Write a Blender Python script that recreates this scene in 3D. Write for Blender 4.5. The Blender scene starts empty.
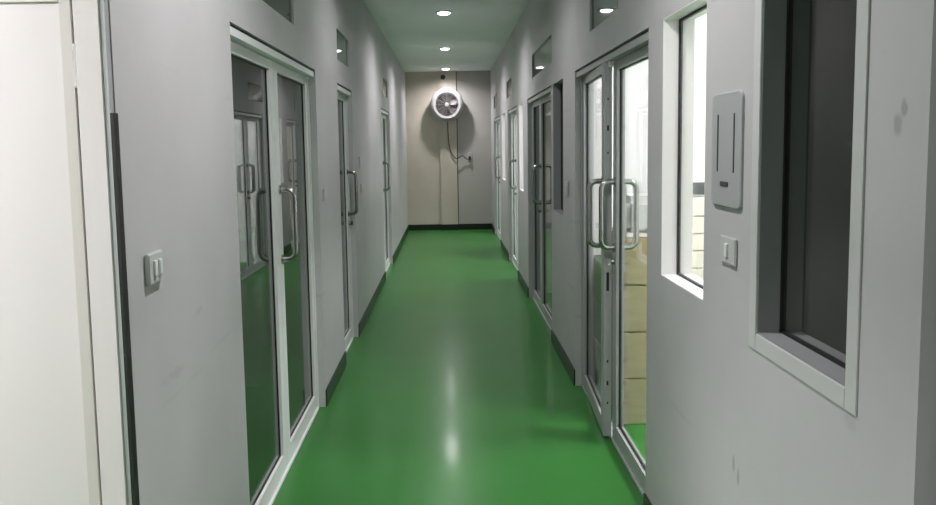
import bpy, bmesh, math, random
from mathutils import Vector, Matrix
sc = bpy.context.scene
C = sc.collection
rnd = random.Random(4)

# ------------------------------------------------------------ materials
def mat(name, col, rough=0.5, metal=0.0, spec=0.5, coat=0.0, coat_rough=0.1):
    m = bpy.data.materials.new(name); m.use_nodes = True
    b = m.node_tree.nodes['Principled BSDF']
    b.inputs['Base Color'].default_value = (*col, 1)
    b.inputs['Roughness'].default_value = rough
    b.inputs['Metallic'].default_value = metal
    b.inputs['Specular IOR Level'].default_value = spec
    b.inputs['Coat Weight'].default_value = coat
    b.inputs['Coat Roughness'].default_value = coat_rough
    return m

def noisy(m, scale, c0, c1, lo=0.35, hi=0.7, bump=0.0, bscale=None, detail=4.0, stretch=None):
    """mix two colours by object-space noise, optional bump"""
    nt = m.node_tree; N = nt.nodes; L = nt.links
    b = N['Principled BSDF']
    tc = N.new('ShaderNodeTexCoord'); mp = N.new('ShaderNodeMapping')
    if stretch: mp.inputs['Scale'].default_value = stretch
    L.new(tc.outputs['Object'], mp.inputs['Vector'])
    n = N.new('ShaderNodeTexNoise'); n.inputs['Scale'].default_value = scale; n.inputs['Detail'].default_value = detail
    L.new(mp.outputs[0], n.inputs['Vector'])
    r = N.new('ShaderNodeValToRGB')
    r.color_ramp.elements[0].position = lo; r.color_ramp.elements[1].position = hi
    r.color_ramp.elements[0].color = (*c0, 1); r.color_ramp.elements[1].color = (*c1, 1)
    L.new(n.outputs['Fac'], r.inputs['Fac']); L.new(r.outputs['Color'], b.inputs['Base Color'])
    if bump:
        n2 = N.new('ShaderNodeTexNoise'); n2.inputs['Scale'].default_value = bscale or scale * 8
        n2.inputs['Detail'].default_value = 3
        L.new(tc.outputs['Object'], n2.inputs['Vector'])
        bp = N.new('ShaderNodeBump'); bp.inputs['Strength'].default_value = bump; bp.inputs['Distance'].default_value = 0.01
        L.new(n2.outputs['Fac'], bp.inputs['Height']); L.new(bp.outputs['Normal'], b.inputs['Normal'])
    return r

WALL = (0.50, 0.495, 0.50)
M = {}
def paint(name, c, stains=()):
    """matt wall paint with faint grime and a few rubbed marks of their own shape"""
    m = mat(name, c, 0.45, spec=0.35)
    d = tuple(v * 0.90 for v in c)
    r = noisy(m, 1.7, d, c, 0.3, 0.6, bump=0.05, bscale=14)
    nt = m.node_tree; N = nt.nodes; L = nt.links; b = N['Principled BSDF']
    tc = N.new('ShaderNodeTexCoord')
    prev = r.outputs['Color']
    # long thin scuffs
    mp = N.new('ShaderNodeMapping'); mp.inputs['Rotation'].default_value = (0.55, 0, 0); mp.inputs['Scale'].default_value = (1, 0.7, 9)
    L.new(tc.outputs['Object'], mp.inputs['Vector'])
    n = N.new('ShaderNodeTexNoise'); n.inputs['Scale'].default_value = 1.9; n.inputs['Detail'].default_value = 6
    L.new(mp.outputs[0], n.inputs['Vector'])
    rr = N.new('ShaderNodeMapRange'); rr.inputs['From Min'].default_value = 0.66; rr.inputs['From Max'].default_value = 0.74
    rr.inputs['To Max'].default_value = 0.35
    L.new(n.outputs['Fac'], rr.inputs['Value'])
    mx = N.new('ShaderNodeMixRGB'); L.new(rr.outputs[0], mx.inputs['Fac']); L.new(prev, mx.inputs['Color1'])
    mx.inputs['Color2'].default_value = (*[v * 0.7 for v in c], 1)
    prev = mx.outputs[0]
    for (p, rad, sc_, k) in stains:
        mp = N.new('ShaderNodeMapping'); mp.vector_type = 'POINT'
        mp.inputs['Location'].default_value = [-p[i] * sc_[i] for i in range(3)]
        mp.inputs['Scale'].default_value = sc_
        nz = N.new('ShaderNodeTexNoise'); nz.inputs['Scale'].default_value = 22; L.new(tc.outputs['Object'], nz.inputs['Vector'])
        ad = N.new('ShaderNodeMixRGB'); ad.blend_type = 'ADD'; ad.inputs['Fac'].default_value = rad * 1.2
        L.new(tc.outputs['Object'], mp.inputs['Vector'])
        L.new(mp.outputs[0], ad.inputs['Color1'])
        sb = N.new('ShaderNodeVectorMath'); sb.operation = 'SUBTRACT'; sb.inputs[1].default_value = (.5, .5, .5)
        L.new(nz.outputs['Color'], sb.inputs[0]); L.new(sb.outputs[0], ad.inputs['Color2'])
        ln = N.new('ShaderNodeVectorMath'); ln.operation = 'LENGTH'; L.new(ad.outputs[0], ln.inputs[0])
        q = N.new('ShaderNodeMapRange'); q.inputs['From Min'].default_value = rad; q.inputs['From Max'].default_value = rad * 0.5
        q.inputs['To Min'].default_value = 0; q.inputs['To Max'].default_value = k
        L.new(ln.outputs['Value'], q.inputs['Value'])
        mx = N.new('ShaderNodeMixRGB'); L.new(q.outputs[0], mx.inputs['Fac']); L.new(prev, mx.inputs['Color1'])
        mx.inputs['Color2'].default_value = (*[v * 0.45 for v in c], 1)
        prev = mx.outputs[0]
    L.new(prev, b.inputs['Base Color'])
    return m

M['wall'] = paint('wall_paint_left', WALL, [((-0.785, 2.08, 0.97), 0.02, (1, 0.2, 1), 0.2), ((-0.785, 2.3, 1.1), 0.015, (1, .3, 1), .2)])
M['wall_r'] = paint('wall_paint_right', WALL, [((0.82, 1.355, 1.655), 0.014, (1, 1, .7), 0.6), ((0.82, 1.375, 1.625), 0.018, (1, 1, .6), 0.55),
                                              ((0.82, 2.12, 0.66), 0.02, (1, 1.6, .7), 0.6), ((0.82, 2.085, 0.635), 0.02, (1, 1.6, .6), 0.6),
                                              ((0.82, 1.50, 1.02), 0.03, (1, 1, 1), 0.2)])
M['ceil'] = mat('ceiling_paint', (0.60, 0.62, 0.60), 0.6, spec=0.2)
noisy(M['ceil'], 1.2, (0.76, 0.80, 0.79), (0.80, 0.84, 0.83))
M['end'] = mat('beige_paint', (0.50, 0.46, 0.39), 0.6, spec=0.2)
noisy(M['end'], 1.6, (0.46, 0.42, 0.355), (0.52, 0.48, 0.41), bump=0.1, bscale=25)
M['endgrey'] = mat('grey_panel_tone', (0.42, 0.405, 0.38), 0.6, spec=0.2)
M['room'] = mat('room_white', (0.86, 0.86, 0.86), 0.6, spec=0.2)
M['floor'] = mat('green_epoxy', (0.030, 0.185, 0.050), 0.28, spec=0.12, coat=0.16, coat_rough=0.13)
r = noisy(M['floor'], 1.1, (0.029, 0.147, 0.027), (0.036, 0.172, 0.034), 0.35, 0.7, bump=0.02, bscale=5)
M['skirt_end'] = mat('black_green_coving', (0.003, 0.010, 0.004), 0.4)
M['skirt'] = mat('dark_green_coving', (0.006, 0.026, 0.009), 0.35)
M['alu'] = mat('white_aluminium', (0.72, 0.74, 0.73), 0.35, spec=0.5)
M['alu_r'] = mat('darker_aluminium', (0.36, 0.38, 0.37), 0.35)  # darker copy of the white aluminium, for right-hand frames
M['alu_edge'] = mat('grey_aluminium', (0.42, 0.43, 0.43), 0.4, metal=0.3)
M['bright'] = mat('white_lacquer', (0.86, 0.84, 0.83), 0.35)
M['leafwhite'] = mat('white_door_lacquer', (0.64, 0.605, 0.595), 0.35)
M['warmwhite'] = mat('warm_white_lacquer', (0.54, 0.51, 0.48), 0.4)
M['gasket'] = mat('black_rubber', (0.006, 0.006, 0.006), 0.5)
M['steel'] = mat('brushed_steel', (0.42, 0.42, 0.41), 0.2, metal=1.0)
M['plate'] = mat('grey_plate', (0.42, 0.43, 0.44), 0.3, metal=0.2)
M['plastic'] = mat('white_plastic', (0.70, 0.71, 0.70), 0.4)
M['switch'] = mat('switch_plastic', (0.50, 0.51, 0.50), 0.4)
M['dark'] = mat('dark_plastic', (0.02, 0.02, 0.02), 0.5)
M['slot'] = mat('slot_dark', (0.05, 0.05, 0.055), 0.5)
M['fan'] = mat('fan_white', (0.33, 0.32, 0.32), 0.4)
M['blade'] = mat('fan_blade_grey', (0.07, 0.065, 0.065), 0.4)
M['wire'] = mat('fan_guard_wire', (0.35, 0.34, 0.34), 0.35, metal=0.6)
M['card'] = mat('cardboard', (0.42, 0.33, 0.18), 0.75, spec=0.1)
noisy(M['card'], 5, (0.36, 0.30, 0.185), (0.43, 0.36, 0.23), stretch=(1, 1, 5))
M['tape'] = mat('parcel_tape', (0.42, 0.30, 0.12), 0.3)
M['cream'] = mat('cream_enamel', (0.84, 0.80, 0.70), 0.4)
M['screen'] = mat('oven_window', (0.05, 0.06, 0.06), 0.25)
M['darkroom'] = mat('dim_room_shade', (0.22, 0.23, 0.23), 0.6)  # darker walls carry the dimness of these rooms in their colour
M['unlit'] = mat('unlit_room_shade', (0.10, 0.105, 0.10), 0.6)  # near-dark colour stands in for the lack of light
M['olive'] = mat('dark_olive_tone', (0.055, 0.065, 0.04), 0.45)
M['bench'] = mat('bench_beige', (0.62, 0.57, 0.44), 0.5)

def glass_mat(name, tint=(0.93, 0.95, 0.94), f0=0.06, boost=1.0):
    m = bpy.data.materials.new(name); m.use_nodes = True
    nt = m.node_tree; N = nt.nodes; L = nt.links
    N.remove(N['Principled BSDF'])
    out = N['Material Output']
    tr = N.new('ShaderNodeBsdfTransparent'); tr.inputs['Color'].default_value = (*tint, 1)
    gl = N.new('ShaderNodeBsdfGlossy'); gl.inputs['Roughness'].default_value = 0.0; gl.inputs['Color'].default_value = (1, 1, 1, 1)
    ge = N.new('ShaderNodeNewGeometry')
    dt = N.new('ShaderNodeVectorMath'); dt.operation = 'DOT_PRODUCT'
    L.new(ge.outputs['Normal'], dt.inputs[0]); L.new(ge.outputs['Incoming'], dt.inputs[1])
    ab = N.new('ShaderNodeMath'); ab.operation = 'ABSOLUTE'; L.new(dt.outputs['Value'], ab.inputs[0])
    om = N.new('ShaderNodeMath'); om.operation = 'SUBTRACT'; om.inputs[0].default_value = 1; L.new(ab.outputs[0], om.inputs[1])
    pw = N.new('ShaderNodeMath'); pw.operation = 'POWER'; pw.inputs[1].default_value = 5; L.new(om.outputs[0], pw.inputs[0])
    ma = N.new('ShaderNodeMath'); ma.operation = 'MULTIPLY_ADD'; ma.inputs[1].default_value = (1 - f0) * boost; ma.inputs[2].default_value = f0
    L.new(pw.outputs[0], ma.inputs[0])
    mx = N.new('ShaderNodeMixShader'); L.new(ma.outputs[0], mx.inputs[0]); L.new(tr.outputs[0], mx.inputs[1]); L.new(gl.outputs[0], mx.inputs[2])
    L.new(mx.outputs[0], out.inputs['Surface'])
    return m
M['glass'] = glass_mat('clear_glass', (0.97, 0.98, 0.975), 0.05, 0.55)
M['tinted'] = glass_mat('tinted_glass', (0.6, 0.62, 0.61), 0.08)
M['transom'] = glass_mat('dark_transom_glass', (0.25, 0.28, 0.27), 0.08)

def frost():
    m = bpy.data.materials.new('frosted_pane'); m.use_nodes = True
    b = m.node_tree.nodes['Principled BSDF']
    b.inputs['Base Color'].default_value = (0.86, 0.85, 0.84, 1); b.inputs['Roughness'].default_value = 0.35
    nt = m.node_tree; tl = nt.nodes.new('ShaderNodeBsdfTranslucent'); tl.inputs['Color'].default_value = (0.9, 0.88, 0.87, 1)
    mx = nt.nodes.new('ShaderNodeMixShader'); mx.inputs[0].default_value = 0.5
    nt.links.new(b.outputs[0], mx.inputs[1]); nt.links.new(tl.outputs[0], mx.inputs[2])
    nt.links.new(mx.outputs[0], nt.nodes['Material Output'].inputs['Surface'])
    return m
M['frost'] = frost()

def emis(name, col, s):
    m = bpy.data.materials.new(name); m.use_nodes = True
    b = m.node_tree.nodes['Principled BSDF']
    b.inputs['Base Color'].default_value = (0.8, 0.8, 0.8, 1)
    b.inputs['Emission Color'].default_value = (*col, 1); b.inputs['Emission Strength'].default_value = s
    return m

# ------------------------------------------------------------ mesh helpers
def box(bm, x0, x1, y0, y1, z0, z1):
    x0, x1 = sorted((x0, x1)); y0, y1 = sorted((y0, y1)); z0, z1 = sorted((z0, z1))
    v = [bm.verts.new(p) for p in ((x0,y0,z0),(x1,y0,z0),(x1,y1,z0),(x0,y1,z0),(x0,y0,z1),(x1,y0,z1),(x1,y1,z1),(x0,y1,z1))]
    for f in ((0,3,2,1),(4,5,6,7),(0,1,5,4),(1,2,6,5),(2,3,7,6),(3,0,4,7)): bm.faces.new([v[i] for i in f])
    return v

def bevel(bm, w, seg=2):
    bmesh.ops.bevel(bm, geom=bm.edges[:], offset=w, segments=seg, affect='EDGES', clamp_overlap=True)

def tube(bm, pts, rad, seg=12, cap=True):
    pts = [Vector(p) for p in pts]; n = len(pts)
    T = [(pts[min(i+1, n-1)] - pts[max(i-1, 0)]).normalized() for i in range(n)]
    a = Vector((0,0,1)) if abs(T[0].z) < 0.9 else Vector((1,0,0))
    nrm = (a - T[0] * a.dot(T[0])).normalized(); rings = []
    for i in range(n):
        nrm = (nrm - T[i] * nrm.dot(T[i])).normalized(); bi = T[i].cross(nrm)
        rings.append([bm.verts.new(pts[i] + (nrm * math.cos(t) + bi * math.sin(t)) * rad) for t in [2*math.pi*k/seg for k in range(seg)]])
    for i in range(n-1):
        for k in range(seg):
            bm.faces.new((rings[i][k], rings[i][(k+1)%seg], rings[i+1][(k+1)%seg], rings[i+1][k]))
    if cap: bm.faces.new(rings[0][::-1]); bm.faces.new(rings[-1])

def lathe(bm, prof, origin, axis='y', seg=48, close=False):
    """prof: list of (r, h) revolved about axis through origin"""
    o = Vector(origin); rings = []
    for (rr, h) in prof:
        ring = []
        for k in range(seg):
            t = 2*math.pi*k/seg; c, s = rr*math.cos(t), rr*math.sin(t)
            p = {'y': Vector((c, h, s)), 'z': Vector((c, s, h)), 'x': Vector((h, c, s))}[axis]
            ring.append(bm.verts.new(o + p))
        rings.append(ring)
    m = len(rings)
    for i in range(m if close else m-1):
        A, B = rings[i], rings[(i+1) % m]
        for k in range(seg): bm.faces.new((A[k], A[(k+1)%seg], B[(k+1)%seg], B[k]))
    if not close:
        if prof[0][0] > 1e-6: bm.faces.new(rings[0][::-1])
        if prof[-1][0] > 1e-6: bm.faces.new(rings[-1])

def smooth_path(pts, n=6):
    """Catmull-Rom"""
    P = [Vector(p) for p in pts]; P = [P[0]*2-P[1]] + P + [P[-1]*2-P[-2]]; out = []
    for i in range(1, len(P)-2):
        for k in range(n):
            t = k/n; a, b, c, d = P[i-1], P[i], P[i+1], P[i+2]
            out.append(0.5*((2*b)+(c-a)*t+(2*a-5*b+4*c-d)*t*t+(3*b-a-3*c+d)*t**3))
    out.append(P[-2]); return out

def wloc(o):
    v = Vector((0,0,0)); 
    while o is not None: v += o.location; o = o.parent
    return v

def obj(name, bm, m, parent=None, base=None, smooth=False, xf=None):
    """links the bmesh (world coordinates) as one mesh object; base = origin of a top-level one"""
    bmesh.ops.remove_doubles(bm, verts=bm.verts, dist=1e-5)
    bmesh.ops.recalc_face_normals(bm, faces=bm.faces)
    if xf is not None: bmesh.ops.transform(bm, matrix=xf, verts=bm.verts)
    w = wloc(parent) if parent is not None else Vector(base or (0,0,0))
    bmesh.ops.translate(bm, verts=bm.verts, vec=-w)
    me = bpy.data.meshes.new(name); bm.to_mesh(me); bm.free()
    if smooth:
        for p in me.polygons: p.use_smooth = True
        try: me.set_sharp_from_angle(angle=math.radians(40))
        except Exception: pass
    me.materials.append(M[m] if isinstance(m, str) else m)
    o = bpy.data.objects.new(name, me); C.objects.link(o)
    if parent is not None: o.parent = parent
    else: o.location = w
    return o

def tag(o, label=None, cat=None, group=None, kind=None):
    if label: o['label'] = label
    if cat: o['category'] = cat
    if group: o['group'] = group
    if kind: o['kind'] = kind
    return o

def empty(name, loc, label=None, cat=None, group=None, kind=None):
    o = bpy.data.objects.new(name, None); C.objects.link(o); o.location = loc; o.empty_display_size = 0.1
    return tag(o, label, cat, group, kind)

def B(*boxes, bev=0.0):
    bm = bmesh.new()
    for b in boxes:
        if bev:
            b2 = bmesh.new(); box(b2, *b); bevel(b2, bev)
            me = bpy.data.meshes.new('t'); b2.to_mesh(me); b2.free(); bm.from_mesh(me); bpy.data.meshes.remove(me)
        else: box(bm, *b)
    return bm

def wall_mesh(x0, x1, y0, y1, z0, z1, holes):
    """solid slab with rectangular openings (ya, yb, za, zb) through it"""
    ys = sorted({y0, y1} | {v for h in holes for v in h[:2]}); zs = sorted({z0, z1} | {v for h in holes for v in h[2:]})
    solid = lambda i, j: 0 <= i < len(ys)-1 and 0 <= j < len(zs)-1 and not any(h[0]-1e-6 < (ys[i]+ys[i+1])/2 < h[1] and h[2]-1e-6 < (zs[j]+zs[j+1])/2 < h[3] for h in holes)
    bm = bmesh.new()
    def q(*p): bm.faces.new([bm.verts.new(v) for v in p])
    for i in range(len(ys)-1):
        for j in range(len(zs)-1):
            if not solid(i, j): continue
            a, b, c, d = ys[i], ys[i+1], zs[j], zs[j+1]
            q((x0,a,c),(x0,b,c),(x0,b,d),(x0,a,d)); q((x1,a,c),(x1,a,d),(x1,b,d),(x1,b,c))
            if not solid(i-1, j): q((x0,a,c),(x0,a,d),(x1,a,d),(x1,a,c))
            if not solid(i+1, j): q((x0,b,c),(x1,b,c),(x1,b,d),(x0,b,d))
            if not solid(i, j-1): q((x0,a,c),(x1,a,c),(x1,b,c),(x0,b,c))
            if not solid(i, j+1): q((x0,a,d),(x0,b,d),(x1,b,d),(x1,a,d))
    return bm

# ------------------------------------------------------------ the shell
XL, XR, T = -0.785, 0.82, 0.12
H, YE, YB = 3.0, 14.3, -4.2
DT = 2.065                      # top of door openings
right_doors = [(-0.55, 1.285), (3.09, 4.86), (5.98, 7.75), (8.90, 10.30), (11.80, 13.45)]
right_wins = [(1.52, 1.975), (2.40, 2.885), (5.36, 5.87), (8.22, 8.68), (10.80, 11.45)]
left_doors = [(0.80, 1.79), (2.775, 4.53), (5.42, 6.24), (8.95, 10.20)]
WZ = (1.085, 2.065)
TZ = (2.235, 2.455)
right_tr = [(3.64, 4.36), (5.93, 7.30), (9.60, 10.45), (12.45, 13.35)]
left_tr = [(3.27, 3.95), (5.47, 6.12), (9.30, 9.98)]

def struct(name, bm, m, label=None, cat=None, smooth=False):
    return tag(obj(name, bm, m, smooth=smooth), label, cat, kind='structure')

struct('floor', B((-3.6, 3.8, YB, YE+0.2, -0.1, 0)), 'floor', 'glossy green epoxy floor running the length of the corridor', 'floor')
struct('ceiling', B((-3.6, 3.8, YB, YE+0.2, H, H+0.1)), 'ceil', 'plain pale ceiling above the corridor', 'ceiling')
struct('wall_left', wall_mesh(XL-T, XL, YB, YE, 0, H, [(a,b,0,DT) for a,b in left_doors] + [(a,b,*TZ) for a,b in left_tr]), 'wall',
       'pale painted wall with glass doors on the light switch side', 'wall')
struct('wall_right', wall_mesh(XR, XR+T, YB, YE, 0, H, [(a,b,0,DT) for a,b in right_doors] + [(a,b,*WZ) for a,b in right_wins] + [(a,b,*TZ) for a,b in right_tr]), 'wall_r',
       'pale painted wall pierced by windows and glass doors', 'wall')
struct('wall_end', B((-3.6, 3.8, YE, YE+0.12, 0, H)), 'end', 'beige end wall carrying the round fan', 'wall')
struct('wall_behind', B((-3.6, 3.8, YB-0.12, YB, 0, H)), 'wall')
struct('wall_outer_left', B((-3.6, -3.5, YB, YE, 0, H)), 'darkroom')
struct('wall_outer_right', B((3.7, 3.8, YB, YE, 0, H)), 'room')
def parts_r(y, m, n='wall_partition'): struct(n, B((XR+T, 3.7, y-0.05, y+0.05, 0, H)), m)
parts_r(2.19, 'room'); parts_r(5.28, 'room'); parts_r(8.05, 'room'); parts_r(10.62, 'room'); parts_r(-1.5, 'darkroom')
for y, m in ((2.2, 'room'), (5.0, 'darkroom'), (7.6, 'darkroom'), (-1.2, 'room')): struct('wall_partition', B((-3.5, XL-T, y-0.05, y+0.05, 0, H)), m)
# added lining, coloured dark to stand in for shade behind the near window
struct('added_dark_lining', B((3.6, 3.7, -1.45, 2.14, 0, H), (XR+T, 3.6, 2.10, 2.14, 0, H)), 'unlit')

# end wall column and grey panel
struct('shadow_strip', B((0.17, 0.185, YE-0.004, YE, 0, H)), 'skirt', 'thin dark strip for the shadow line beside the column', 'shading')  # dark strip put in for the shadow line of the column
struct('trim_1', B((-0.15, 0.17, YE-0.06, YE, 0, H)), 'end', 'beige column strip down the end wall behind the fan', 'column')
struct('trim_2', B((0.185, XR, YE-0.012, YE, 0, H-0.0)), 'endgrey', 'greyer panel of the end wall beside the column', 'panel')  # flat slab in a greyer tone than the rest of the wall

# baseboards (dark green coving)
def skirt(name, x0, x1, segs):
    struct(name, B(*[(x0, x1, a, b, 0, 0.11) for a, b in segs], bev=0.003), 'skirt', 'dark green skirting along the ' + name.split('_')[1] + ' wall', 'skirting')
def gaps(doors):
    s = []; y = YB
    for a, b in doors: s.append((y, a)); y = b
    s.append((y, YE)); return s
skirt('baseboard_left', XL, XL+0.010, gaps(left_doors)); skirt('baseboard_right', XR-0.010, XR, gaps(right_doors))
bm = B((XL+0.010, -0.15, YE-0.012, YE, 0, 0.11), (0.17, XR-0.010, YE-0.024, YE-0.012, 0, 0.11), (-0.162, 0.182, YE-0.072, YE-0.06, 0, 0.11))
struct('baseboard_end', bm, 'skirt_end', 'near black skirting below the end wall', 'skirting')

# ------------------------------------------------------------ doors
def dhandle(s, x, y, z0, z1, out, rad=0.0145, lean=0.0):
    """D pull handle: mounted at face x, bar stands out by `out` (signed)"""
    bm = bmesh.new(); c = 0.04 if abs(out) > 0.05 else 0.02; sg = 1 if out > 0 else -1
    pts = [(x, y, z1)]
    for k in range(7):
        t = k/6*math.pi/2; pts.append((x + out - sg*c + sg*c*math.sin(t), y + lean*math.sin(t), z1 - c + c*math.cos(t)))
    for k in range(7):
        t = k/6*math.pi/2; pts.append((x + out - sg*c + sg*c*math.cos(t), y + lean*math.cos(t), z0 + c - c*math.sin(t)))
    pts.append((x, y, z0))
    tube(bm, pts, rad, 14)
    for z in (z0, z1): lathe(bm, [(rad*1.7, 0), (rad*1.7, 0.006*sg)], (x, y, z), 'x', 20)
    return bm

def leaf(root, s, xf0, ya, yb, ztop, pane_m, hy=None, outer=True, swing=None, hinge=None, stile=0.075, rail_b=0.085, sh=None, panel='glass_pane', tube_h=(1.055, 1.40), lockz=0.98, frame_m='alu'):
    """one aluminium framed glass leaf between ya and yb; xf0 = corridor-side face"""
    th = 0.042; x0, x1 = xf0, xf0 + s*th; z0 = 0.014
    X = None
    if swing:
        hp = Vector((xf0 if hinge is None else xf0, ya if hinge == 'a' else yb, 0))
        X = Matrix.Translation(hp) @ Matrix.Rotation(swing, 4, 'Z') @ Matrix.Translation(-hp)
    g = lambda nm, bm, m, par, sm=False: obj(nm, bm, m, par, smooth=sm, xf=X)
    sa = stile if hinge == 'b' else (sh or stile); sb = stile if hinge != 'b' else (sh or stile)
    lf = g('door_leaf', B((x0,x1,ya,ya+sa,z0,ztop), (x0,x1,yb-sb,yb,z0,ztop), (x0,x1,ya+sa,yb-sb,z0,z0+rail_b), (x0,x1,ya+sa,yb-sb,ztop-0.045,ztop)), frame_m, root)
    a, b, c, d = ya+sa, yb-sb, z0+rail_b, ztop-0.045
    e = 0.005; xm = (x0+x1)/2; xa, xb = xm-0.007, xm+0.007
    g('gasket', B((xa,xb,a,a+e,c,d), (xa,xb,b-e,b,c,d), (xa,xb,a+e,b-e,c,c+e), (xa,xb,a+e,b-e,d-e,d)), 'gasket', lf)
    xm = (x0+x1)/2
    g(panel, B((xm-0.003, xm+0.003, a+e, b-e, c+e, d-e)), pane_m, lf)
    if hy is not None:
        if outer: g('pull_handle', dhandle(s, x0, hy, tube_h[0], tube_h[1], -s*0.07), 'steel', lf, True)
        g('pull_handle', dhandle(s, x1, hy, tube_h[0], tube_h[1], s*0.07), 'steel', lf, True)
        if lockz and outer:
            bm = bmesh.new(); lathe(bm, [(0.016, 0), (0.016, -s*0.012), (0.010, -s*0.02)], (x0, hy, lockz), 'x', 20)
            box(bm, x0-s*0.02, x0-s*0.034, hy-0.004, hy+0.004, lockz-0.016, lockz+0.016)
            g('lock', bm, 'steel', lf, True)
    return lf, X, g

def frame(root, s, W, ya, yb, rec=0.04, jamb=0.035, head=0.03, m='alu', depth=0.06):
    x0, x1 = s*(W+rec), s*(W+rec+depth); g = 0.012    # g: gap between wall and head
    bm = B((x0,x1,ya,ya+jamb,0,DT-g-head), (x0,x1,yb-jamb,yb,0,DT-g-head), (s*(W+0.009),x1,ya+0.001,yb-0.001,DT-g-head,DT-g))
    fr = obj('door_frame', bm, m, root)
    obj('threshold', B((x0-s*0.004, x1, ya+jamb, yb-jamb, 0, 0.012)), m, root)
    obj('head_gap_seal', B((s*(W+0.014), x1, ya+0.001, yb-0.001, DT-g, DT-0.0005)), 'gasket', root)
    return x0, ya+jamb+0.004, yb-jamb-0.004, DT-g-head-0.004

def double_door(n, s, W, ya, yb, mid, label, fm='alu', pane='glass', ajar=0.0, stile=0.075, lockz=0.98, pane2=None, handles=True, outer1=True):
    root = empty(f'door_{n}', (s*(W+0.07), (ya+yb)/2, 0), label, 'door', None, 'structure')
    x0, a, b, zt = frame(root, s, W, ya, yb, m=fm)
    xf = x0 + s*0.006
    leaf(root, s, xf, a, mid-0.003, zt, pane, mid-0.003-stile*0.5 if handles else None, stile=stile, lockz=lockz, frame_m=fm, outer=outer1)
    r = leaf(root, s, xf, mid+0.003, b, zt, pane2 or pane, mid+0.003+stile*0.5 if handles else None, stile=stile, lockz=None,
             swing=(-s*ajar if ajar else None), hinge='b', frame_m=fm, sh=0.05)
    return root, r, xf, zt

# right side doors
d1, (lf, X, g), xf, zt = double_door(2, 1, XR, 3.09, 4.86, 3.95, 'aluminium framed double glass door in front of the stacked cartons', ajar=math.radians(3.1), stile=0.085, fm='alu_r')
# lock plates and bolt holes on the exposed edge of the ajar leaf
ye = 3.953
for z, hh, w in ((1.68,0.014,0.010), (1.55,0.006,0.007), (0.865,0.05,0.014), (0.43,0.008,0.008), (0.31,0.012,0.010), (1.83,0.006,0.006), (0.20,0.007,0.007)):
    g('bolt_keep', B((xf+0.021-w/2, xf+0.021+w/2, ye-0.0015, ye+0.003, z-hh, z+hh)), 'gasket', lf)
obj('latch_stop', B((XR+0.018, XR+0.04, 3.915, 3.95, DT-0.072, DT-0.012), bev=0.002), 'bright', d1)
double_door(3, 1, XR, 5.98, 7.75, 7.05, 'aluminium double glass door beyond the narrow dark window', pane='glass', stile=0.07, fm='alu_r')
double_door(4, 1, XR, 8.90, 10.30, 9.6, 'double glass door into the brightly lit third room', stile=0.07)
double_door(5, 1, XR, 11.80, 13.45, 12.6, 'farthest glass door beside the end wall on the window side', stile=0.07)
# left side doors
double_door(7, -1, -XL, 2.775, 4.53, 3.64, 'aluminium double glass door reflecting the corridor beside the light switch', pane='tinted', stile=0.075, outer1=False)
double_door(9, -1, -XL, 8.95, 10.20, 9.58, 'farthest aluminium double door on the switch side', pane='tinted', stile=0.07, lockz=None)
root = empty('door_8', (XL-0.07, 5.83, 0), 'single aluminium glass door beyond the small transom', 'door', None, 'structure')
x0, a, b, zt = frame(root, -1, -XL, 5.42, 6.24)
leaf(root, -1, x0-0.006, a, b, zt, 'tinted', hy=b-0.04, stile=0.07)

# near right door, only its jamb is in the frame
root = empty('door_1', (XR+0.07, 0.36, 0), 'grey door frame at the nearest edge of the window wall', 'door', None, 'structure')
x0, a, b, zt = frame(root, 1, XR, -0.55, 1.285, m='alu_r')
leaf(root, 1, x0+0.006, a, 0.36-0.003, zt, 'glass', 0.30)
leaf(root, 1, x0+0.006, 0.36+0.003, b, zt, 'glass', 0.42)

# near left doorway: white jamb and a white door leaf folded back into the lit room
root = empty('door_6', (XL-0.06, 1.3, 0), 'open white door folded back into the brightly lit room nearest the camera', 'door', None, 'structure')
y0, y1 = 1.762, 1.7895
obj('door_frame', B((XL-0.0745, XL-0.0135, y0, y1, 0, DT-0.002), (XL-0.10, XL-0.017, 0.802, 0.84, 0, DT-0.002), (XL-0.10, XL-0.017, 0.84, y0, DT-0.035, DT-0.002), bev=0.002), 'leafwhite', root)
obj('seal_strip', B((XL-0.003, XL+0.005, y1-0.024, y1+0.002, 0.01, 1.69)), 'gasket', root)
obj('corner_bead', B((XL-0.0135, XL-0.003, y0+0.004, y1-0.0005, 0, DT-0.002)), 'alu_edge', root)
xh = XL-0.079
lfb = obj('door_leaf', B((xh-0.028, xh, y0+0.002, y1-0.001, 0.01, DT-0.04), (xh-0.90, xh-0.85, y0+0.002, y1-0.001, 0.01, DT-0.04), (xh-0.85, xh-0.028, y0+0.002, y1-0.001, 0.01, 0.12), (xh-0.85, xh-0.028, y0+0.002, y1-0.001, DT-0.12, DT-0.04), bev=0.0015), 'warmwhite', root)
obj('door_panel', B((xh-0.85, xh-0.028, y0+0.006, y1-0.006, 0.12, DT-0.12)), 'leafwhite', lfb)
obj('hinge', B((xh-0.001, xh+0.006, y0+0.001, y0+0.006, 0.25, 0.35), (xh-0.001, xh+0.006, y0+0.001, y0+0.006, 1.75, 1.85)), 'steel', lfb)

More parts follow.
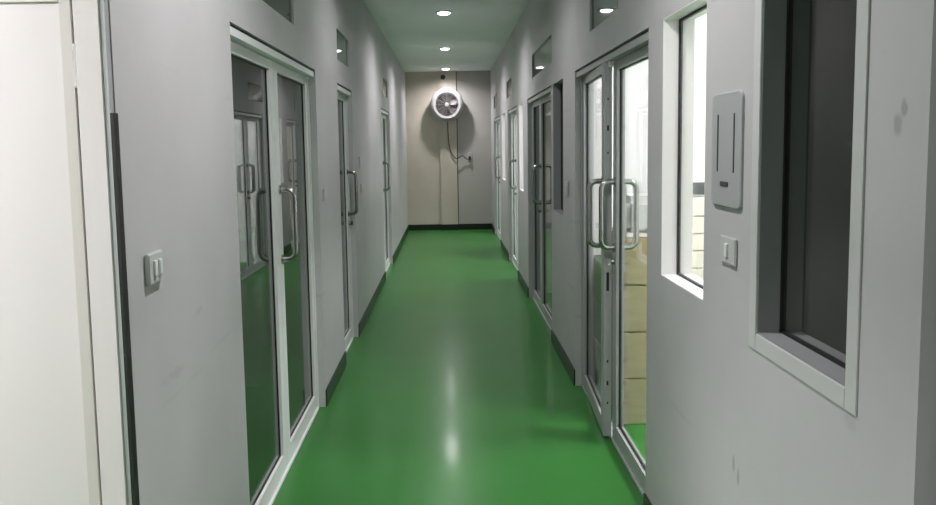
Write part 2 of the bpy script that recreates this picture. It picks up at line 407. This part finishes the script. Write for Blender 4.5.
# ------------------------------------------------------------ windows
def window(n, ya, yb, label, trim=False, pane='glass', gl='gasket', lining='bright'):
    root = empty(f'window_{n}', (XR+0.06, (ya+yb)/2, WZ[0]), label, 'window', None, 'structure')
    z0, z1 = WZ; xa, xb = XR+0.054, XR+0.076; w = 0.006; xl0, xl1 = XR+0.001, XR+T-0.001
    obj('window_frame', B((xl0,xl1,ya,ya+0.004,z0,z1), (xl0,xl1,yb-0.004,yb,z0,z1), (xl0,xl1,ya,yb,z0,z0+0.004), (xl0,xl1,ya,yb,z1-0.004,z1)), lining, root)
    w0, w1 = 0.004, 0.015; ga, gb = XR+0.059, XR+0.071
    obj('gasket', B((ga,gb,ya+w0,ya+w1-0.006,z0+w0,z1-w0), (ga,gb,yb-w1,yb-w0,z0+w0,z1-w0), (ga,gb,ya+w0,yb-w0,z0+w0,z0+0.011), (ga,gb,ya+w0,yb-w0,z1-0.013,z1-w0)), gl, root)
    obj('glass_pane', B((XR+0.062, XR+0.068, ya+w0, yb-w0, z0+w0, z1-w0)), pane, root)
    if trim:
        t = 0.045; x0, x1 = XR-0.004, XR
        obj('casing', B((x0,x1,ya-t,ya,z0-t,z1+t), (x0,x1,yb,yb+t,z0-t,z1+t), (x0,x1,ya,yb,z0-t,z0), (x0,x1,ya,yb,z1,z1+t), bev=0.0015), 'trimwhite', root)
    return root
M['grey_lining'] = mat('grey_window_frame', (0.22, 0.23, 0.23), 0.4)
M['trimwhite'] = mat('casing_paint', (0.52, 0.53, 0.52), 0.4)
window(1, *right_wins[0], 'dark window with a raised pale casing nearest the camera', trim=True, lining='grey_lining')
window(2, *right_wins[1], 'bright white window beside the grey wall plate')
window(3, *right_wins[2], 'narrow dark window between two double doors', lining='grey_lining')
window(4, *right_wins[3], 'narrow brightly lit window beyond the second double door')
window(5, *right_wins[4], 'farthest narrow lit window before the end wall')
k = 6
lab_r = ['dark transom pane high above the door to the carton room', 'long dark transom pane reflecting two ceiling lights', 'small transom pane above the third door on the window wall', 'tiny farthest transom pane by the end wall']
for (a, b), l in zip(right_tr, lab_r):
    rt = empty(f'window_{k}', (XR+0.03, (a+b)/2, TZ[0]), l, 'window', None, 'structure'); k += 1
    obj('glass_pane', B((XR+0.012, XR+0.018, a, b, *TZ)), 'transom', rt)
    obj('backing_frame', B((XR+0.02, XR+0.05, a, a+0.01, *TZ), (XR+0.02, XR+0.05, b-0.01, b, *TZ), (XR+0.02, XR+0.05, a, b, TZ[0], TZ[0]+0.01), (XR+0.02, XR+0.05, a, b, TZ[1]-0.01, TZ[1])), 'gasket', rt)
lab_l = ['dark transom pane above the nearest double door on the switch side', 'square transom pane above the single door reflecting lights', 'farthest small transom pane on the switch side']
for (a, b), l in zip(left_tr, lab_l):
    rt = empty(f'window_{k}', (XL-0.03, (a+b)/2, TZ[0]), l, 'window', None, 'structure'); k += 1
    obj('glass_pane', B((XL-0.018, XL-0.012, a, b, *TZ)), 'transom', rt)
    obj('backing_frame', B((XL-0.05, XL-0.02, a, a+0.01, *TZ), (XL-0.05, XL-0.02, b-0.01, b, *TZ), (XL-0.05, XL-0.02, a, b, TZ[0], TZ[0]+0.01), (XL-0.05, XL-0.02, a, b, TZ[1]-0.01, TZ[1])), 'gasket', rt)

# ------------------------------------------------------------ ceiling lights
POW = {2.25: 1.05, 5.1: 0.45, 8.02: 0.85, 10.92: 1.0, 13.75: 0.85, -0.7: 0.75}
LAMP = 7.0; SPOT = 153.0
LX = -0.02
names = {2.25: 'downlight above the nearest light switch, out of frame overhead', 5.1: 'downlight above the single door, out of frame overhead',
         8.02: 'largest and nearest of the three round ceiling lights in view', 10.92: 'middle one of the three round ceiling lights in view',
         13.75: 'farthest round ceiling light, just in front of the end wall', -0.7: 'downlight behind the camera'}
glow = emis('lamp_glow', (0.95, 0.98, 1.0), LAMP)
for y in (-0.7, 2.25, 5.1, 8.02, 10.92, 13.75):
    t = empty('ceiling_light', (LX, y, H), names[y], 'ceiling light', 'round ceiling lights in a row')
    bm = bmesh.new(); lathe(bm, [(0.067, 0), (0.088, 0), (0.088, -0.005), (0.080, -0.010), (0.067, -0.010)], (LX, y, H), 'z', 40, close=True)
    obj('trim_ring', bm, 'fan', t, smooth=True)
    bm = bmesh.new(); lathe(bm, [(0.066, 0), (0.066, -0.014), (0.060, -0.022), (0.045, -0.027), (0.0, -0.029)], (LX, y, H), 'z', 32)
    obj('lamp_lens', bm, glow, t, smooth=True)
    ld = bpy.data.lights.new('downlight_beam', 'SPOT'); ld.energy = SPOT*POW[y]; ld.color = (1.0, 0.955, 0.985)
    ld.spot_size = math.radians(162); ld.spot_blend = 1.0; ld.shadow_soft_size = 0.045
    lo = bpy.data.objects.new('downlight_beam', ld); C.objects.link(lo); lo.parent = t; lo.location = (0, 0, -0.04)

# ------------------------------------------------------------ wall fan
fx, fy, fz = -0.008, 14.085, 2.365
fan = empty('wall_fan', (fx, fy, fz), 'round white wall fan with grey blades on the end wall', 'fan')
bm = bmesh.new()
prof = [(0.208, -0.02), (0.222, -0.045), (0.250, -0.055), (0.285, -0.042), (0.308, -0.01), (0.312, 0.02), (0.305, 0.06), (0.29, 0.075), (0.22, 0.075), (0.205, 0.03)]
lathe(bm, prof, (fx, fy, fz), 'y', 64, close=True); obj('housing_ring', bm, 'fan', fan, smooth=True)
bm = bmesh.new(); lathe(bm, [(0, 0.06), (0.22, 0.06), (0.22, 0.072), (0, 0.072)], (fx, fy, fz), 'y', 48); obj('back_grille', bm, 'dark', fan)
bm = bmesh.new(); lathe(bm, [(0, 0.072), (0.11, 0.072), (0.10, 0.10), (0.06, 0.135), (0.0, 0.135)], (fx, fy, fz), 'y', 32); obj('motor', bm, 'fan', fan, smooth=True)
bm = bmesh.new(); lathe(bm, [(0, -0.075), (0.03, -0.073), (0.040, -0.06), (0.042, -0.03), (0.0, -0.03)], (fx, fy, fz), 'y', 32); obj('hub_cap', bm, 'fan', fan, smooth=True)
for q in range(5):
    bm = bmesh.new(); a0 = q*2*math.pi/5 + 0.3; grid = []
    for i in range(6):
        rr = 0.045 + 0.155*i/5; row = []
        for j in range(5):
            u = (j-2)/2; wd = 0.34 + 0.12*math.sin(i/5*math.pi)
            t = a0 + u*wd + 0.25*i/5
            row.append(bm.verts.new((fx + rr*math.cos(t), fy + 0.03 + u*0.028, fz + rr*math.sin(t))))
        grid.append(row)
    for i in range(5):
        for j in range(4): bm.faces.new((grid[i][j], grid[i+1][j], grid[i+1][j+1], grid[i][j+1]))
    bmesh.ops.solidify(bm, geom=bm.faces[:], thickness=0.003)
    obj('blade', bm, 'blade', fan, smooth=True)
bm = bmesh.new()
for rr in (0.075, 0.105, 0.135, 0.165, 0.195):
    tube(bm, [(fx + rr*math.cos(t), fy-0.055-0.012*(1-rr/0.2), fz + rr*math.sin(t)) for t in [2*math.pi*i/40 for i in range(41)]], 0.0022, 6)
for q in range(12):
    t = 2*math.pi*q/12; tube(bm, [(fx+0.04*math.cos(t), fy-0.066, fz+0.04*math.sin(t)), (fx+0.222*math.cos(t), fy-0.052, fz+0.222*math.sin(t))], 0.0026, 6)
obj('wire_guard', bm, 'wire', fan)
bm = B((fx-0.045, fx+0.045, 14.222, 14.24, 2.20, 2.74), (fx-0.045, fx+0.045, fy+0.02, 14.23, fz+0.30, fz+0.325), bev=0.004)
obj('mounting_bracket', bm, 'fan', fan)
bm = bmesh.new()
tube(bm, smooth_path([(fx+0.01, fy+0.10, fz-0.12), (fx+0.012, 14.20, fz-0.40), (fx+0.012, 14.20, 1.95), (fx+0.02, 14.215, 1.70), (fx+0.06, 14.215, 1.50), (0.13, 14.215, 1.375), (0.20, 14.215, 1.375), (0.27, 14.22, 1.415), (0.35, 14.24, 1.35), (0.405, 14.255, 1.35)], 8), 0.0085, 8)
obj('power_cord', bm, 'dark', fan, smooth=True)
obj('power_plug', B((0.385, 0.43, 14.225, 14.26, 1.33, 1.40), bev=0.006), 'dark', fan)
# socket
so = empty('wall_socket', (0.41, 14.28, 1.38), 'small wall socket with a black plug on the grey end panel', 'socket')
obj('socket_plate', B((0.37, 0.455, 14.268, 14.2878, 1.32, 1.475), bev=0.004), 'switch', so)
obj('socket_face', B((0.39, 0.435, 14.262, 14.269, 1.41, 1.46), bev=0.003), 'fan', so)
# black knob at the top of the column
kb = empty('wall_hook', (-0.07, YE-0.06, 2.90), 'small black round fitting near the top of the column', 'hook')
bm = bmesh.new(); lathe(bm, [(0, -0.05), (0.022, -0.045), (0.044, -0.02), (0.044, -0.005), (0.0, -0.005)], (-0.075, YE-0.06, 2.885), 'y', 24); obj('knob', bm, 'dark', kb, smooth=True)
bm = bmesh.new(); lathe(bm, [(0, -0.006), (0.05, -0.006), (0.052, 0), (0, 0)], (-0.075, YE-0.06, 2.885), 'y', 24); obj('back_plate', bm, 'fan', kb, smooth=True)

# ------------------------------------------------------------ switches and plates
def switch(side, y0, y1, z0, z1, label, rock=2, group=None, m='switch', th=0.012):
    s = 1 if side == 'r' else -1; x = XR if s > 0 else XL
    r = empty('light_switch', (x - s*0.0005, (y0+y1)/2, (z0+z1)/2), label, 'switch', group)
    obj('switch_plate', B((x-s*0.0005, x-s*th, y0, y1, z0, z1), bev=0.003), m, r)
    n = rock; w = (y1-y0)
    for i in range(n):
        c = y0 + w*(0.5 if n == 1 else (0.34 + 0.32*i)); hw = w*0.09
        obj('rocker', B((x-s*(th-0.002), x-s*(th+0.006), c-hw, c+hw, z0+(z1-z0)*0.25, z1-(z1-z0)*0.25), bev=0.0015), 'plastic', r)
    return r
switch('l', 1.905, 2.005, 1.255, 1.335, 'pale double light switch on the wall beside the folded white door', th=0.014)
switch('r', 2.115, 2.235, 1.243, 1.322, 'small pale switch below the grey wall plate', rock=1, th=0.009)
switch('l', 4.66, 4.76, 1.27, 1.345, 'small switch between the double door and the single door', rock=1, m='switch')
switch('r', 5.10, 5.19, 1.245, 1.345, 'small switch between the carton room door and the narrow dark window', rock=1)
switch('l', 6.60, 6.70, 1.42, 1.52, 'upper of two small plates past the single door', rock=1)
switch('l', 6.65, 6.73, 1.20, 1.28, 'lower of two small plates past the single door', rock=1)

wp = empty('wall_plate', (XR, 2.20, 1.57), 'grey rounded wall plate with two vertical slots beside the bright window', 'wall plate')
bm = bmesh.new(); ring = []
for (cy_, cz_, a0) in ((2.293, 1.72, 0), (2.107, 1.72, 1), (2.107, 1.43, 2), (2.293, 1.43, 3)):
    for q in range(6):
        t = (a0 + q/5)*math.pi/2; ring.append((cy_ + 0.022*math.cos(t), cz_ + 0.022*math.sin(t)))
A = [bm.verts.new((XR-0.0005, y, z)) for y, z in ring]; Bv = [bm.verts.new((XR-0.007, y, z)) for y, z in ring]
Cv = [bm.verts.new((XR-0.009, 2.2+(y-2.2)*0.975, 1.575+(z-1.575)*0.983)) for y, z in ring]
for P, Q in ((A, Bv), (Bv, Cv)):
    for q in range(len(ring)): bm.faces.new((P[q], P[(q+1)%len(ring)], Q[(q+1)%len(ring)], Q[q]))
bm.faces.new(A); bm.faces.new(Cv)
obj('cover', bm, 'plate', wp)
for yy in (2.135, 2.262):
    obj('slot', B((XR-0.0085, XR-0.0105, yy-0.0045, yy+0.0045, 1.51, 1.68), bev=0.001), 'slot', wp)
obj('slot', B((XR-0.0085, XR-0.0115, 2.175, 2.235, 1.468, 1.482), bev=0.001), 'slot', wp)

# ------------------------------------------------------------ carton room
def carton(x0, x1, y0, y1, z0, z1, label, grp):
    r = empty('cardboard_box', ((x0+x1)/2, (y0+y1)/2, z0), label, 'box', grp)
    g = 0.007
    obj('carton', B((x0, x1, y0, y1, z0+g/2, z1-g/2), bev=0.004), 'card', r)
    ym = (x0+x1)/2
    obj('tape', B((ym-0.025, ym+0.025, y0-0.0008, y1+0.0008, z1-g/2-0.06, z1-g/2+0.0005)), 'tape', r)
words = ['bottom', 'second from the floor', 'third from the floor', 'topmost']
for i in range(4):
    carton(0.975, 1.255, 4.15, 4.56, i*0.268, (i+1)*0.268, f'brown carton, {words[i]} in the front stack behind the glass door', 'cartons behind the glass door')
w3 = ['bottom', 'middle', 'top']
for i in range(3):
    cr = empty('dark_container', (1.11, 4.9, i*0.28), f'dark olive container, {w3[i]} one of the rear stack behind the ajar door leaf', 'container', 'dark containers in the rear stack')  # rear stack boxes, their dark look put into the colour
    z = i*0.28
    bm = B((0.975, 1.245, 4.625, 5.175, z+0.002, z+0.262), bev=0.008)
    obj('container_body', bm, 'olive', cr)
    obj('rim', B((0.968, 0.975, 4.62, 5.18, z+0.235, z+0.265), (1.245, 1.252, 4.62, 5.18, z+0.235, z+0.265), (0.975, 1.245, 4.618, 4.625, z+0.235, z+0.265), (0.975, 1.245, 5.175, 5.182, z+0.235, z+0.265), bev=0.002), 'olive', cr)
# white plastic-wrapped pack on top
pk = empty('white_pack', (1.09, 4.34, 1.072), 'white wrapped pack lying on top of the front carton stack', 'pack')
bm = B((0.985, 1.225, 4.19, 4.52, 1.074, 1.30)); bevel(bm, 0.045, 4); obj('wrapped_bundle', bm, 'plastic', pk, smooth=True)
obj('pack_tray', B((0.980, 1.24, 4.17, 4.54, 1.0725, 1.095), bev=0.004), 'cream', pk)
# cream drawer cabinet with an oven on top
cb = empty('drawer_cabinet', (2.0, 5.0, 0), 'cream cabinet with rows of drawers seen through the bright window', 'cabinet')
obj('cabinet_body', B((1.49, 2.60, 4.72, 5.22, 0.0, 1.25), bev=0.004), 'cream', cb)
for i in range(10):
    z1 = 1.24 - i*0.110
    d = obj('drawer', B((1.495, 2.58, 4.70, 4.7195, z1-0.104, z1), bev=0.002), 'cream', cb)
    obj('handle', B((1.98, 2.18, 4.688, 4.70, z1-0.065, z1-0.05), bev=0.002), 'steel', d)
ov = empty('countertop_oven', (1.9, 4.95, 1.25), 'white countertop oven with a dark window on the cream cabinet', 'oven')
obj('oven_body', B((1.495, 2.25, 4.74, 5.15, 1.2525, 1.375), bev=0.006), 'bright', ov)
obj('oven_window', B((1.53, 2.05, 4.732, 4.741, 1.268, 1.345), bev=0.002), 'screen', ov)
obj('control_strip', B((2.08, 2.22, 4.732, 4.741, 1.262, 1.36), bev=0.002), 'switch', ov)
# beige bench in the unlit room
bn = empty('narrow_bench', (1.11, 1.0, 0), 'narrow beige topped bench inside the dark room, under the nearest window', 'bench')
obj('bench_top', B((1.0, 1.22, 0.2, 2.05, 0.96, 1.0), bev=0.004), 'bench', bn)
for x, y in ((1.02, 0.25), (1.20, 0.25), (1.02, 2.0), (1.20, 2.0)): obj('leg', B((x-0.018, x+0.018, y-0.018, y+0.018, 0, 0.9595)), 'alu_edge', bn)

# lit rooms: ceiling panels
def panel(x, y, w, l, s, label):
    t = empty('ceiling_panel_light', (x, y, H), label, 'ceiling light')
    obj('panel_frame', B((x-w/2-0.02, x+w/2+0.02, y-l/2-0.02, y+l/2+0.02, H-0.02, H-0.0005)), 'fan', t)
    obj('diffuser', B((x-w/2, x+w/2, y-l/2, y+l/2, H-0.024, H-0.019)), emis('panel_glow', (1.0, 0.955, 0.985), s), t)
panel(2.5, 3.55, 0.6, 1.0, 70, 'panel light over the carton room')
panel(2.0, 9.3, 0.6, 1.2, 40, 'panel light over the third room')
panel(2.0, 12.4, 0.6, 1.2, 35, 'panel light over the farthest room')
panel(-2.55, 0.85, 1.3, 0.7, 54, 'panel light in the room of the folded white door')
panel(2.2, 6.7, 0.4, 0.6, 6, 'dim panel light over the second room')

# ------------------------------------------------------------ world, camera
w = bpy.data.worlds.new('world'); sc.world = w; w.use_nodes = True
w.node_tree.nodes['Background'].inputs['Color'].default_value = (0.5, 0.55, 0.6, 1)
w.node_tree.nodes['Background'].inputs['Strength'].default_value = 0.05

f = 750.0; VPx, VPy = 448.0, 146.0
p = math.atan(67/750); ph = 0.0167
cx = VPx + f*math.sin(ph)*math.tan(p); cy = VPy + f*math.tan(p)
r_ = Vector((1,0,0)); F = Vector((0, math.cos(p), -math.sin(p))); u = Vector((0, math.sin(p), math.cos(p)))
R = math.cos(ph)*r_ - math.sin(ph)*u; U = math.cos(ph)*u + math.sin(ph)*r_
cam = bpy.data.cameras.new('camera'); co = bpy.data.objects.new('camera', cam); C.objects.link(co)
mw = Matrix(((R.x, U.x, -F.x, 0), (R.y, U.y, -F.y, 0), (R.z, U.z, -F.z, 1.6), (0,0,0,1)))
co.matrix_world = mw
cam.sensor_fit = 'HORIZONTAL'; cam.sensor_width = 36; cam.lens = f*36/936
cam.shift_x = (468 - cx)/936; cam.shift_y = (cy - 252.5)/936
cam.clip_start = 0.05
sc.camera = co

sc.view_settings.view_transform = 'Standard'; sc.view_settings.look = 'None'
sc.view_settings.gamma = 1; sc.view_settings.use_curve_mapping = False
sc.view_settings.exposure = 0.0
sc.cycles.use_denoising = True
sc.cycles.max_bounces = 12; sc.cycles.transparent_max_bounces = 24; sc.cycles.diffuse_bounces = 6; sc.cycles.glossy_bounces = 6
sc.cycles.sample_clamp_indirect = 6
